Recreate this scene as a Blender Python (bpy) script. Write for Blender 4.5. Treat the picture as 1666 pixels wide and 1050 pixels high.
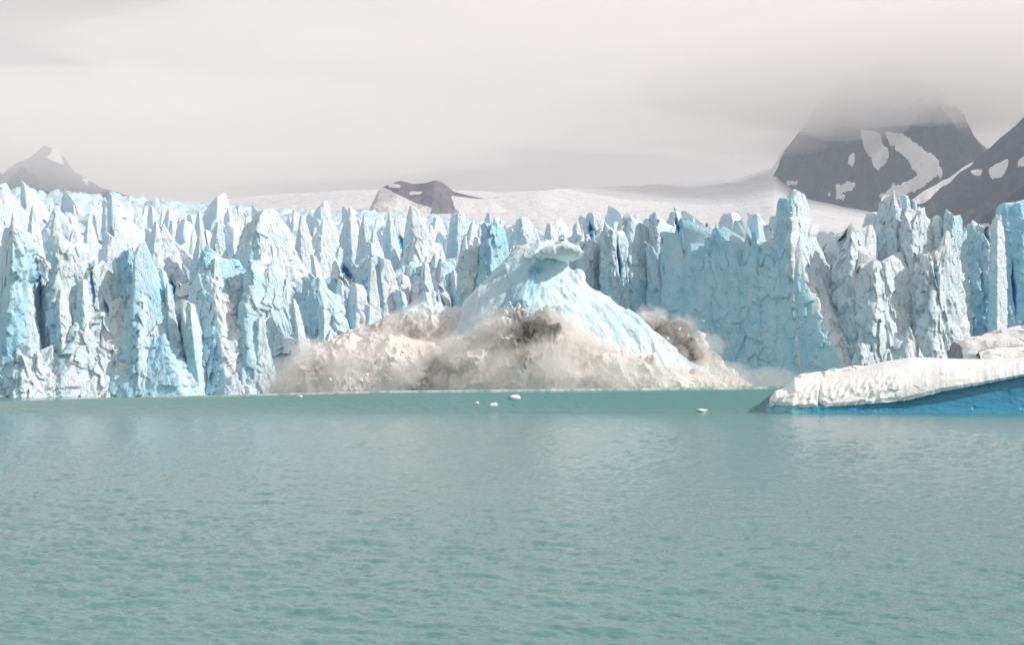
import bpy, math, random
import numpy as np

# ---------------------------------------------------------------- camera, sky, sun, exposure
for o in list(bpy.data.objects):
    bpy.data.objects.remove(o)
sc = bpy.context.scene
col = sc.collection
F, HX, HY, CAMZ = 2667.0, 833.0, 611.0, 7.0          # focal length in photo pixels, principal column, horizon row, eye height
cam = bpy.data.cameras.new('camera'); camo = bpy.data.objects.new('camera', cam); col.objects.link(camo)
camo.location = (0, 0, CAMZ); camo.rotation_euler = (math.radians(90), 0, 0)
cam.sensor_width = 36; cam.lens = F / 1666 * 36; cam.shift_y = (HY - 525) / 1666
cam.clip_start = 0.5; cam.clip_end = 60000
sc.camera = camo

SUN_EL, SUN_AZ = 36.0, 107.0                          # azimuth clockwise from the view direction (+Y)
el, az = math.radians(SUN_EL), math.radians(SUN_AZ)
sdir = np.array([math.sin(az) * math.cos(el), math.cos(az) * math.cos(el), math.sin(el)])
sun = bpy.data.lights.new('sun', 'SUN'); suno = bpy.data.objects.new('sun', sun); col.objects.link(suno)
sun.energy = 3.9; sun.angle = math.radians(0.6); sun.color = (1.0, 0.93, 0.85)
from mathutils import Vector, Matrix
suno.rotation_euler = Vector(-sdir).to_track_quat('-Z', 'Y').to_euler()
suno.location = (300, 0, 400)

world = bpy.data.worlds.new('World'); sc.world = world; world.use_nodes = True
wt = world.node_tree; wt.nodes.clear()
def wn(t): return wt.nodes.new(t)
sky = wn('ShaderNodeTexSky'); sky.sky_type = 'NISHITA'; sky.sun_disc = False
sky.sun_elevation = el; sky.sun_rotation = az
bgs = wn('ShaderNodeBackground'); bgs.inputs['Strength'].default_value = 0.12
wt.links.new(sky.outputs[0], bgs.inputs['Color'])
tc = wn('ShaderNodeTexCoord'); mp = wn('ShaderNodeMapping'); mp.inputs['Scale'].default_value = (1.0, 1.0, 2.2)
wt.links.new(tc.outputs['Generated'], mp.inputs['Vector'])
nz = wn('ShaderNodeTexNoise'); nz.inputs['Scale'].default_value = 2.6; nz.inputs['Detail'].default_value = 5; nz.inputs['Roughness'].default_value = .5
wt.links.new(mp.outputs[0], nz.inputs['Vector'])
cr = wn('ShaderNodeValToRGB'); wt.links.new(nz.outputs['Fac'], cr.inputs['Fac'])
cr.color_ramp.elements[0].position = .32; cr.color_ramp.elements[0].color = (.565, .517, .497, 1)
cr.color_ramp.elements[1].position = .66; cr.color_ramp.elements[1].color = (.78, .717, .684, 1)
bgc = wn('ShaderNodeBackground'); bgc.inputs['Strength'].default_value = 1.0
wt.links.new(cr.outputs['Color'], bgc.inputs['Color'])
nz2 = wn('ShaderNodeTexNoise'); nz2.inputs['Scale'].default_value = 1.7; nz2.inputs['Detail'].default_value = 4
wt.links.new(mp.outputs[0], nz2.inputs['Vector'])
cv = wn('ShaderNodeMapRange'); cv.inputs[1].default_value = .36; cv.inputs[2].default_value = .50; cv.inputs[3].default_value = 0; cv.inputs[4].default_value = 1
wt.links.new(nz2.outputs['Fac'], cv.inputs[0])
mx = wn('ShaderNodeMixShader'); wo = wn('ShaderNodeOutputWorld')
wt.links.new(cv.outputs[0], mx.inputs[0]); wt.links.new(bgs.outputs[0], mx.inputs[1]); wt.links.new(bgc.outputs[0], mx.inputs[2])
wt.links.new(mx.outputs[0], wo.inputs['Surface'])

sc.view_settings.view_transform = 'Standard'; sc.view_settings.look = 'None'
sc.view_settings.exposure = 0.10; sc.view_settings.gamma = 1.0; sc.view_settings.use_curve_mapping = False
sc.render.engine = 'CYCLES'
cy = sc.cycles
cy.use_denoising = True
try: cy.denoiser = 'OPENIMAGEDENOISE'
except Exception: pass
cy.max_bounces = 10; cy.diffuse_bounces = 5; cy.glossy_bounces = 3; cy.volume_bounces = 4; cy.transparent_max_bounces = 8
cy.volume_step_rate = 4; cy.volume_max_steps = 64
cy.caustics_reflective = False; cy.caustics_refractive = False

# ---------------------------------------------------------------- helpers
def PX(x, D): return (x - HX) / F * D
def PZ(y, D): return CAMZ + (HY - y) / F * D
def U(D): return D / F                                   # metres per photo pixel at distance D

def hsh(ix, iy, iz, seed):
    h = (ix.astype(np.int64) * 374761393 + iy.astype(np.int64) * 668265263 + iz.astype(np.int64) * 2147483647 + seed * 974634777) & 0xFFFFFFFF
    h = ((h ^ (h >> 13)) * 1274126177) & 0xFFFFFFFF
    h = ((h ^ (h >> 16)) * 2246822519) & 0xFFFFFFFF
    return h ^ (h >> 15)

def gnoise(P, seed=0):
    i = np.floor(P).astype(np.int64); f = P - i
    u = f * f * f * (f * (f * 6 - 15) + 10)
    r = 0
    for a in (0, 1):
        wx = u[..., 0] if a else 1 - u[..., 0]
        for b in (0, 1):
            wy = u[..., 1] if b else 1 - u[..., 1]
            for c in (0, 1):
                wz = u[..., 2] if c else 1 - u[..., 2]
                h = hsh(i[..., 0] + a, i[..., 1] + b, i[..., 2] + c, seed)
                gx = (h & 1023) / 511.5 - 1; gy = ((h >> 10) & 1023) / 511.5 - 1; gz = ((h >> 20) & 1023) / 511.5 - 1
                r = r + wx * wy * wz * (gx * (f[..., 0] - a) + gy * (f[..., 1] - b) + gz * (f[..., 2] - c))
    return r * 1.5

def fbm(P, octv=4, seed=0, gain=.5, mode=None):
    s, a, n = 0, 1.0, 0
    for k in range(octv):
        v = gnoise(P * (2.03 ** k) + k * 17.3, seed + k)
        if mode == 'billow': v = np.abs(v) * 2 - .35
        if mode == 'ridge': v = .5 - np.abs(v) * 2
        s = s + v * a; n += a; a *= gain
    return s / n

def facets(P, seed=0):                                    # broken-ice facets: every cell a plane of its own tilt
    i = np.floor(P).astype(np.int64)
    best = np.full(P.shape[:-1], 99.0); res = np.zeros(P.shape[:-1])
    for a in (-1, 0, 1):
        for b in (-1, 0, 1):
            for c in (-1, 0, 1):
                h = hsh(i[..., 0] + a, i[..., 1] + b, i[..., 2] + c, seed)
                dx = P[..., 0] - (i[..., 0] + a + (h & 255) / 255.0)
                dy = P[..., 1] - (i[..., 1] + b + ((h >> 8) & 255) / 255.0)
                dz = P[..., 2] - (i[..., 2] + c + ((h >> 16) & 255) / 255.0)
                d = dx * dx + dy * dy + dz * dz
                t = ((h >> 3) & 63) / 31.5 - 1; t2 = ((h >> 11) & 63) / 31.5 - 1; t3 = ((h >> 19) & 63) / 31.5 - 1
                v = dx * t + dy * t2 + dz * t3 + ((h >> 24) & 255) / 255.0 - .5
                m = d < best
                best = np.where(m, d, best); res = np.where(m, v, res)
    return res

def mesh_obj(name, V, Fq, mat, parent=None, smooth=True, attrs=None, tris=None):
    me = bpy.data.meshes.new(name)
    V = np.asarray(V, dtype=np.float32).reshape(-1, 3)
    Fq = np.asarray(Fq, dtype=np.int32).reshape(-1, 4)
    nt = 0 if tris is None else len(tris)
    me.vertices.add(len(V)); me.vertices.foreach_set('co', V.ravel())
    loops = Fq.ravel()
    if nt: loops = np.concatenate([loops, np.asarray(tris, dtype=np.int32).ravel()])
    me.loops.add(len(loops)); me.loops.foreach_set('vertex_index', loops.astype(np.int32))
    me.polygons.add(len(Fq) + nt)
    starts = np.arange(len(Fq)) * 4
    if nt: starts = np.concatenate([starts, len(Fq) * 4 + np.arange(nt) * 3])
    me.polygons.foreach_set('loop_start', starts.astype(np.int32))
    me.update(calc_edges=True); me.validate()
    if smooth: me.polygons.foreach_set('use_smooth', np.ones(len(me.polygons), dtype=bool))
    for k, a in (attrs or {}).items():
        at = me.attributes.new(k, 'FLOAT', 'POINT'); at.data.foreach_set('value', np.asarray(a, dtype=np.float32).ravel())
    me.materials.append(mat)
    ob = bpy.data.objects.new(name, me); col.objects.link(ob)
    if parent is not None: ob.parent = parent
    return ob

def grid_faces(nr, nc, wrap=False):
    r = np.arange(nr - 1)[:, None]; c = np.arange(nc if wrap else nc - 1)[None, :]
    c2 = (c + 1) % nc
    return np.stack([r * nc + c, r * nc + c2, (r + 1) * nc + c2, (r + 1) * nc + c], -1).reshape(-1, 4)

def tag(o, label=None, cat=None, group=None, kind=None):
    if label: o['label'] = label
    if cat: o['category'] = cat
    if group: o['group'] = group
    if kind: o['kind'] = kind
    return o

def empty(name, loc=(0, 0, 0)):
    e = bpy.data.objects.new(name, None); e.location = loc; e.empty_display_size = 2; col.objects.link(e); return e

# ---------------------------------------------------------------- materials
class NT:
    def __init__(s, name):
        s.m = bpy.data.materials.new(name); s.m.use_nodes = True; s.t = s.m.node_tree; s.t.nodes.clear()
    def n(s, t, **kw):
        x = s.t.nodes.new(t)
        for k, v in kw.items(): setattr(x, k, v)
        return x
    def l(s, a, b): s.t.links.new(a, b)
    def noise(s, vec, scale, detail=4, rough=.55, dist=0):
        x = s.n('ShaderNodeTexNoise'); x.inputs['Scale'].default_value = scale; x.inputs['Detail'].default_value = detail
        x.inputs['Roughness'].default_value = rough; x.inputs['Distortion'].default_value = dist
        if vec is not None: s.l(vec, x.inputs['Vector'])
        return x.outputs['Fac']
    def mapr(s, v, a, b, c=0., d=1.):
        x = s.n('ShaderNodeMapRange'); x.inputs[1].default_value = a; x.inputs[2].default_value = b; x.inputs[3].default_value = c; x.inputs[4].default_value = d
        s.l(v, x.inputs[0]); return x.outputs[0]
    def math(s, op, a, b=None):
        x = s.n('ShaderNodeMath', operation=op)
        for i, v in enumerate((a, b)):
            if v is None: continue
            if isinstance(v, (int, float)): x.inputs[i].default_value = v
            else: s.l(v, x.inputs[i])
        return x.outputs[0]
    def mix(s, f, a, b, mode='MIX'):
        x = s.n('ShaderNodeMix', data_type='RGBA', blend_type=mode)
        for i, v in ((0, f), (6, a), (7, b)):
            if isinstance(v, (int, float)): x.inputs[i].default_value = v
            elif isinstance(v, tuple): x.inputs[i].default_value = (*v, 1)
            else: s.l(v, x.inputs[i])
        return x.outputs[2]
    def mapping(s, scale, src='Object'):
        c = s.n('ShaderNodeTexCoord'); g = s.n('ShaderNodeMapping'); g.inputs['Scale'].default_value = scale
        s.l(c.outputs[src], g.inputs['Vector']); return g.outputs[0]
    def attr(s, name):
        x = s.n('ShaderNodeAttribute'); x.attribute_name = name; return x.outputs['Fac']
    def bump(s, h, strength, dist, prev=None):
        b = s.n('ShaderNodeBump'); b.inputs['Strength'].default_value = strength; b.inputs['Distance'].default_value = dist
        s.l(h, b.inputs['Height'])
        if prev is not None: s.l(prev, b.inputs['Normal'])
        return b.outputs['Normal']
    def out(s, colr, rough=.6, normal=None, sss=0, rad=(.3, 1, 1.6), scale=1., spec=.3):
        p = s.n('ShaderNodeBsdfPrincipled'); o = s.n('ShaderNodeOutputMaterial')
        if isinstance(colr, tuple): p.inputs['Base Color'].default_value = (*colr, 1)
        else: s.l(colr, p.inputs['Base Color'])
        if isinstance(rough, (int, float)): p.inputs['Roughness'].default_value = rough
        else: s.l(rough, p.inputs['Roughness'])
        p.inputs['Specular IOR Level'].default_value = spec
        if sss:
            p.inputs['Subsurface Weight'].default_value = sss; p.inputs['Subsurface Radius'].default_value = rad; p.inputs['Subsurface Scale'].default_value = scale
        if normal is not None: s.l(normal, p.inputs['Normal'])
        s.l(p.outputs[0], o.inputs['Surface']); return s.m

def ice_material(name, white=(.745, .81, .865), light=(.42, .72, .88), deep=(.07, .34, .72), dirt_amt=1.0, relief=1.0):
    k = NT(name)
    v1 = k.mapping((1, 1, .45)); v0 = k.mapping((1, 1, 1))
    big = k.noise(v0, .09, 4, .6); mid = k.noise(v1, .45, 5, .65); fine = k.noise(v0, 1.6, 4, .6)
    tint = k.attr('tint')
    t = k.math('ADD', tint, k.math('MULTIPLY', k.math('SUBTRACT', big, .5), .5))
    t = k.math('ADD', t, k.math('MULTIPLY', k.math('SUBTRACT', mid, .5), .55))
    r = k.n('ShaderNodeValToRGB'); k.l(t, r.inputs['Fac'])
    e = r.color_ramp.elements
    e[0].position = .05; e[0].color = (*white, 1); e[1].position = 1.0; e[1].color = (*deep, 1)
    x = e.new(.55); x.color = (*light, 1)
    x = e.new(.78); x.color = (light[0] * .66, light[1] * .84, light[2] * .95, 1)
    dv = k.mapping((1, 1, .8))
    d1 = k.mapr(k.noise(dv, .55, 6, .72, .6), .57, .70)
    d2 = k.mapr(k.noise(v0, .12, 3, .6), .40, .62)
    d = k.math('MULTIPLY', k.math('MULTIPLY', d1, d2), k.attr('dirt'))
    c = k.mix(k.math('MULTIPLY', d, .8 * dirt_amt), r.outputs['Color'], (.27, .25, .24))
    hh = k.math('ADD', k.math('MULTIPLY', mid, 1.0), k.math('MULTIPLY', fine, .35))
    nrm = k.bump(hh, .9 * relief, 1.1)
    nrm = k.bump(k.noise(v0, 4.0, 3, .6), .5 * relief, .16, nrm)
    return k.out(c, .55, nrm, spec=.35)

M = {}
M['ice'] = ice_material('glacier_ice')

k = NT('rock_snow')
v = k.mapping((1, 1, 1))
n1 = k.noise(v, .012, 8, .65); n2 = k.noise(k.mapping((1, 1, .35)), .02, 6, .7)
rock = k.mix(n1, (.012, .022, .048), (.060, .072, .105))
rock = k.mix(k.mapr(k.noise(v, .05, 6, .7), .42, .60), rock, (.075, .086, .118))
rock = k.mix(k.mapr(n2, .35, .65), rock, (.034, .043, .068))
sn = k.math('ADD', k.attr('snow'), k.math('MULTIPLY', k.math('SUBTRACT', k.noise(v, .03, 6, .65), .5), 1.1))
sn = k.mapr(sn, .46, .54)
M['rock'] = k.out(k.mix(sn, rock, (.70, .70, .715)), .85, k.bump(n1, .8, 18.), spec=.1)
M['pale_rock'] = bpy.data.materials['rock_snow'].copy(); M['pale_rock'].name = 'pale_rock_snow'
for nd in M['pale_rock'].node_tree.nodes:
    if nd.type == 'MIX':
        for q_ in (6, 7):
            c_ = nd.inputs[q_].default_value
            if not nd.inputs[q_].is_linked and c_[0] > .5: nd.inputs[q_].default_value = (.56, .56, .575, 1)
            elif not nd.inputs[q_].is_linked and c_[0] < .3: nd.inputs[q_].default_value = (c_[0] * 2.2 + .06, c_[1] * 1.9 + .05, c_[2] * 1.6 + .05, 1)

k = NT('snowfield_snow')
v = k.mapping((1, .25, 1)); n1 = k.noise(v, .006, 6, .6); n2 = k.noise(k.mapping((1, .3, 1)), .045, 5, .65)
c = k.mix(n1, (.52, .54, .57), (.66, .66, .67))
c = k.mix(k.mapr(n2, .52, .72), c, (.46, .49, .53))
M['snow'] = k.out(c, .8, k.bump(n2, .7, 9.), spec=.1)

k = NT('plume')
v = k.mapping((1, 1, 1))
n1 = k.noise(v, .09, 4, .55, .5); n2 = k.noise(v, .33, 3, .5); n3 = k.noise(v, 1.2, 3, .5)
dv = k.math('ADD', k.attr('dirt'), k.math('ADD', k.math('MULTIPLY', k.math('SUBTRACT', n1, .5), 1.0), k.math('MULTIPLY', k.math('SUBTRACT', n2, .5), .6)))
c = k.mix(k.mapr(n1, .3, .7), (.77, .74, .715), (.60, .585, .575))
c = k.mix(k.mapr(dv, .30, .85), c, (.155, .135, .125))
c = k.mix(k.mapr(k.attr('tint'), 0, 1), c, (.70, .86, .90))
hh = k.math('ADD', n2, k.math('MULTIPLY', n3, .4))
M['plume'] = k.out(c, .95, k.bump(hh, .5, .5), spec=.05)

M['crown'] = ice_material('fresh_turquoise_ice', white=(.76, .80, .83), light=(.54, .73, .81), deep=(.17, .40, .54), relief=.4)
M['berg_cap'] = ice_material('iceberg_snow', white=(.82, .825, .83), light=(.60, .76, .84), deep=(.2, .5, .75), dirt_amt=.5, relief=.3)

k = NT('dense_blue_ice')
v = k.mapping((.35, 1, 1)); n1 = k.noise(v, .35, 5, .6)
c = k.mix(n1, (.02, .20, .36), (.06, .33, .50))
c = k.mix(k.mapr(k.attr('tint'), 0, 1), c, (.28, .60, .72))
M['berg_blue'] = k.out(c, .25, k.bump(k.noise(v, 1.2, 4), .5, .25), spec=.4)

k = NT('lake_water')
v = k.mapping((1, 1, 1))
n1 = k.noise(k.mapping((.55, 1, 1)), .05, 4, .6)
c = k.mix(n1, (.084, .22, .215), (.108, .258, .252))
c = k.mix(k.attr('foam'), c, (.82, .83, .82))
b = k.bump(k.noise(k.mapping((.7, 1, 1)), 5.0, 3, .6), .8, .06)
p = k.n('ShaderNodeBsdfPrincipled'); o_ = k.n('ShaderNodeOutputMaterial')
k.l(c, p.inputs['Base Color']); p.inputs['IOR'].default_value = 1.33; p.inputs['Roughness'].default_value = .12
k.l(b, p.inputs['Normal']); k.l(p.outputs[0], o_.inputs['Surface']); M['water'] = k.m

def vol_mat(name, dens, colr, g=.2):
    m = bpy.data.materials.new(name); m.use_nodes = True; t = m.node_tree; t.nodes.clear()
    v = t.nodes.new('ShaderNodeVolumePrincipled'); o = t.nodes.new('ShaderNodeOutputMaterial')
    v.inputs['Density'].default_value = dens; v.inputs['Color'].default_value = (*colr, 1); v.inputs['Anisotropy'].default_value = g
    t.links.new(v.outputs[0], o.inputs['Volume'])
    try: m.cycles.homogeneous_volume = True
    except Exception: pass
    return m
M['veil'] = vol_mat('powder_air', .15, (.985, .975, .965), .1)

# ---------------------------------------------------------------- lake
def ocean_tile(N, L, lo, hi, wind, spread, seed):
    rng = np.random.default_rng(seed)
    kx = np.fft.fftfreq(N, L / N) * 2 * np.pi; KX, KY = np.meshgrid(kx, kx, indexing='ij')
    K = np.hypot(KX, KY) + 1e-9
    c = np.abs(KX * wind[0] + KY * wind[1]) / K
    S = np.exp(-1 / (K * hi) ** 2) * np.exp(-(K * lo) ** 2) / K ** 3.6 * (c ** spread + .06)
    A = np.sqrt(S) * (rng.normal(size=(N, N)) + 1j * rng.normal(size=(N, N)))
    h = np.fft.ifft2(A).real; s = h.std()
    dx = np.fft.ifft2(-1j * KX / K * A).real / s; dy = np.fft.ifft2(-1j * KY / K * A).real / s
    return h / s, dx, dy

def samp(T, x, y, L):
    N = T.shape[0]
    u = (x / L * N) % N; w = (y / L * N) % N
    i = np.floor(u).astype(int) % N; j = np.floor(w).astype(int) % N; fu = u - np.floor(u); fw = w - np.floor(w)
    i2 = (i + 1) % N; j2 = (j + 1) % N
    return T[i, j] * (1 - fu) * (1 - fw) + T[i2, j] * fu * (1 - fw) + T[i, j2] * (1 - fu) * fw + T[i2, j2] * fu * fw

CREST_D, FOOT_D = 318.0, 308.0
def crest_h(X):                                           # height of the calving wave, by place along its crest
    xp = np.array([-500, -150, -108, -54, -25, 55, 110, 200, 500.]); hp = np.array([.8, 1.3, 1.65, 3.2, 3.95, 4.9, 4.8, 3.0, 1.0])
    return np.interp(X, xp, hp)
def wave(X, Y):
    fd = FOOT_D + 1.6 * np.sin(X * .021) + .7 * np.sin(X * .07 + 1)
    s = np.clip((Y - fd) / (CREST_D - fd), 0, 1)
    up = s ** 1.25
    dn = np.clip((Y - CREST_D) / 90, 0, 1); dn = 1 - .75 * dn * dn * (3 - 2 * dn)
    return crest_h(X) * up * dn, s * (1 - np.clip((Y - CREST_D) / 60, 0, 1))

def build_lake():
    t1 = ocean_tile(512, 23.0, .022, .19, (.35, .94), 2, 3)
    t2 = ocean_tile(512, 67.0, .08, .65, (-.2, .98), 2, 8)
    # distances: rows packed more closely near the boat so that ripples are resolved there
    rows = [14.0]
    while rows[-1] < 520: rows.append(rows[-1] + (.45 if 303 < rows[-1] < 326 else max(.055, rows[-1] ** 2 / (CAMZ * F * .615) * .62)))
    rows = np.array(rows)
    ang = np.concatenate([np.linspace(-1.3, -.42, 50)[:-1], np.linspace(-.42, .42, 1150), np.linspace(.42, 1.3, 50)[1:]])
    A, Y = np.meshgrid(ang, rows); X = A * (Y + 4)
    ca, sa = math.cos(.6), math.sin(.6)
    h1, a1, b1 = (samp(T, X, Y, 23.0) for T in t1)
    h2, a2, b2 = (samp(T, X * ca - Y * sa, X * sa + Y * ca, 67.0) for T in t2)
    w, band = wave(X, Y)
    patch = .75 + .5 * gnoise(np.stack([X * .02, Y * .012, X * 0], -1), 5)
    calm = (1 - .75 * band) * patch
    s1, s2 = .027, .050
    Z = (h1 * s1 + h2 * s2) * calm + w
    Xd = X + (a1 * s1 + (a2 * ca + b2 * sa) * s2) * .9 * calm
    Yd = Y + (b1 * s1 + (-a2 * sa + b2 * ca) * s2) * .9 * calm
    foam = np.zeros_like(X)
    fl = gnoise(np.stack([X * .25, Y * .05, X * 0], -1), 9)
    lip = .7 * np.exp(-((Y - CREST_D + .25) / .5) ** 2) * np.clip((X + 75) / 30, 0, 1) * np.clip((85 - X) / 15, 0, 1)
    fl = fl + .8 * gnoise(np.stack([X * 1.1, Y * .3, X * 0], -1), 10)
    foam = np.maximum(foam, np.clip(lip * (.6 + .9 * fl), 0, .8))
    nr, nc = X.shape
    V = np.stack([Xd, Yd, Z], -1).reshape(-1, 3)
    lake = mesh_obj('lake', V, grid_faces(nr, nc), M['water'], attrs={'foam': foam})
    tag(lake, kind='structure')
    return lake
build_lake()
def flat_sheet(name, x0, x1, y0, y1, z, mat, n=60):
    X, Y = np.meshgrid(np.linspace(x0, x1, n), np.linspace(y0, y1, n))
    V = np.stack([X, Y, np.full_like(X, z)], -1)
    return mesh_obj(name, V, grid_faces(n, n), mat, attrs={'foam': np.zeros(n * n)})
tag(flat_sheet('lake_bed', -3500, 3500, -300, 7300, -1.6, M['water']), kind='structure')

# ---------------------------------------------------------------- mountains and snowfield
def in_poly(px, py, poly):
    ins = np.zeros(px.shape, bool); n = len(poly)
    for i in range(n):
        x1, y1 = poly[i]; x2, y2 = poly[(i + 1) % n]
        c = ((y1 > py) != (y2 > py)) & (px < (x2 - x1) * (py - y1) / (y2 - y1 + 1e-9) + x1)
        ins ^= c
    return ins

def mountain(name, D, outline, slope, front, back, nx, ny, seed, snow_polys=(), snow_noise=0., base_z=0, rough=1., mat='rock'):
    ox = np.array([p[0] for p in outline], float); oy = np.array([p[1] for p in outline], float)
    xs = np.linspace(PX(ox[0], D), PX(ox[-1], D), nx)
    ys = np.concatenate([D - front * np.linspace(1, 0, ny) ** 1.4, D + back * np.linspace(0.05, 1, ny // 3)])
    X, Y = np.meshgrid(xs, ys)
    zr = PZ(np.interp(X / D * F + HX, ox, oy), D)
    dist = np.abs(Y - D)
    P = np.stack([X, Y, X * 0], -1)
    rn = fbm(P / 420., 6, seed, .55, 'ridge'); rn2 = fbm(P / 130., 5, seed + 20, .55)
    grow = np.clip(dist / 200., .04, 1)
    Z = zr - slope * dist * (1 + .18 * rn2) + (rn * 190 + rn2 * 70) * grow * rough + fbm(P / 70., 5, seed + 9, .6) * 34 * rough * (.25 + grow)
    Z = np.maximum(Z, base_z - 60)
    px = X / Y * F + HX; py = HY - (Z - CAMZ) / Y * F
    wob = fbm(P / 90., 4, seed + 4) * 16
    snow = np.zeros(X.shape) + snow_noise
    for poly in snow_polys:
        snow = np.where(in_poly(px + wob, py + wob * .4, poly), .95, snow)
    for _ in range(3):
        sp = np.pad(snow, 1, 'edge'); snow = (sp[:-2, 1:-1] + sp[2:, 1:-1] + sp[1:-1, :-2] + sp[1:-1, 2:] + 2 * snow) / 6
    V = np.stack([X, Y, Z], -1)
    o = mesh_obj(name, V, grid_faces(*X.shape), M[mat], attrs={'snow': snow})
    return tag(o, kind='structure')

mountain('mountain', 5000, [(1120, 400), (1180, 350), (1215, 333), (1240, 305), (1258, 270), (1300, 215), (1335, 165), (1380, 120), (1450, 95), (1520, 140), (1560, 200), (1605, 240), (1660, 270), (1760, 300), (1900, 330)],
         .62, 1500, 900, 620, 330, 11,
         [[(1398, 208), (1428, 215), (1440, 250), (1434, 282), (1420, 270), (1408, 240)],
          [(1436, 212), (1470, 218), (1500, 240), (1530, 262), (1536, 285), (1500, 305), (1450, 325), (1418, 322), (1455, 300), (1490, 285), (1480, 262), (1452, 240)],
          [(1274, 292), (1302, 294), (1300, 303), (1276, 301)], [(1355, 300), (1392, 293), (1388, 310), (1358, 312)], [(1335, 308), (1385, 322), (1378, 328), (1336, 316)],
          [(1380, 250), (1392, 246), (1386, 270), (1378, 268)], [(1200, 345), (1262, 262), (1275, 240), (1255, 300), (1225, 325)]])
mountain('mountain', 3600, [(1400, 420), (1445, 365), (1480, 322), (1530, 292), (1580, 262), (1610, 241), (1640, 215), (1666, 193), (1720, 150), (1800, 115), (1900, 90), (2050, 140)],
         .60, 1100, 700, 260, 160, 21,
         [[(1604, 275), (1640, 256), (1646, 262), (1632, 286), (1612, 292)], [(1584, 278), (1600, 276), (1598, 288), (1586, 286)], [(1652, 262), (1680, 250), (1676, 272), (1655, 272)],
          [(1480, 325), (1530, 296), (1600, 255), (1608, 250), (1540, 300), (1490, 332)]])
mountain('mountain', 2500, [(1560, 420), (1600, 355), (1640, 324), (1666, 306), (1720, 276), (1800, 250), (1900, 230), (2100, 300)], .7, 700, 500, 160, 100, 31)
mountain('mountain', 6200, [(-400, 250), (-260, 235), (-140, 225), (-60, 240), (-5, 292), (18, 272), (48, 258), (70, 238), (92, 244), (120, 278), (165, 306), (215, 320), (250, 345), (300, 370)],
         .60, 1700, 900, 300, 160, 41, [[(-30, 240), (30, 246), (20, 268), (-30, 300)], [(84, 240), (96, 246), (100, 268), (78, 258)], [(125, 316), (160, 312), (178, 330), (128, 338)], [(130, 288), (138, 290), (134, 304)]])
mountain('nunatak', 2600, [(590, 362), (602, 338), (618, 306), (636, 299), (652, 294), (672, 299), (690, 298), (708, 294), (722, 299), (738, 312), (770, 320), (800, 327), (830, 345), (860, 370)],
         .5, 700, 300, 400, 220, 51, [[(540, 300), (624, 304), (650, 318), (682, 332), (700, 342), (708, 380), (520, 390)], [(636, 299), (652, 301), (650, 306), (634, 305)], [(668, 311), (694, 314), (693, 320), (672, 319)],
                                      [(735, 318), (770, 324), (840, 330), (840, 390), (760, 385), (742, 340)], [(684, 333), (704, 340), (702, 352), (686, 346)], [(712, 352), (726, 356), (720, 362)]], snow_noise=.18, rough=.35, mat='pale_rock')

def snowfield():
    xs = np.linspace(-2600, 2600, 480); ts = np.linspace(0, 1, 220)
    Y = 860 + 5600 * ts[:, None] ** 1.3 + 0 * xs[None, :]
    A = np.clip(xs[None, :] / 1.0, -9999, 9999) + 0 * Y
    px = A / Y * F + HX
    top = np.interp(px, [-400, 0, 210, 330, 420, 560, 640, 700, 800, 900, 1000, 1100, 1200, 1262, 1300, 1500, 1800], [330, 330, 331, 326, 317, 309, 307, 312, 313, 308, 303, 297, 291, 270, 300, 345, 360])
    Rd = np.interp(px, [880, 1150], [2700, 4700])
    s = np.clip((Y - 860) / Rd, 0, 1)
    row = 415 + (top - 415) * s ** .85
    row = row + np.clip((Y - 900 - Rd) / 1200, 0, 1) * 60
    P = np.stack([A, Y, A * 0], -1)
    Z = PZ(row, Y) + fbm(P / 300., 5, 61) * 10 * s + fbm(P * np.array([1 / 40., 1 / 90., 1]), 4, 66, .6) * 3.2
    o = mesh_obj('snowfield', np.stack([A, Y, Z], -1), grid_faces(*Y.shape), M['snow'])
    tag(o, kind='structure')
snowfield()

# ---------------------------------------------------------------- the glacier
glacier = tag(empty('glacier', (0, 505, 0)), 'wide pale blue glacier front with jagged ice spires above the green lake', 'glacier')

def place(ob):                                            # parent keeping world coordinates
    ob.parent = glacier; ob.matrix_parent_inverse = Matrix.Translation((0, -505, 0)); return ob

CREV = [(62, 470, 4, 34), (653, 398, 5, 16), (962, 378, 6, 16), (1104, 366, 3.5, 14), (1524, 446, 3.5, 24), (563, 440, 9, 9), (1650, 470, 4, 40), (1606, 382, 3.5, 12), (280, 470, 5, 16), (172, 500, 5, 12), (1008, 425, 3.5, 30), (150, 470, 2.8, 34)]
def crevices(X, Y, Z, tn):                                # deep clefts: cut back into dense blue ice, light scattered inside painted as deeper tint
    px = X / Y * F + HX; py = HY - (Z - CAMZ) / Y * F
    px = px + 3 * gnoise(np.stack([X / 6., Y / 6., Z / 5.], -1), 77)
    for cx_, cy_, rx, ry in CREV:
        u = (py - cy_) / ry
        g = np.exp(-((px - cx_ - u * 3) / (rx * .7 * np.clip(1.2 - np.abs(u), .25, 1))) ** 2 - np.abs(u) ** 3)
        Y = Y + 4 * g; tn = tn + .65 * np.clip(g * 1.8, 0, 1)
    return Y, tn
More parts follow.
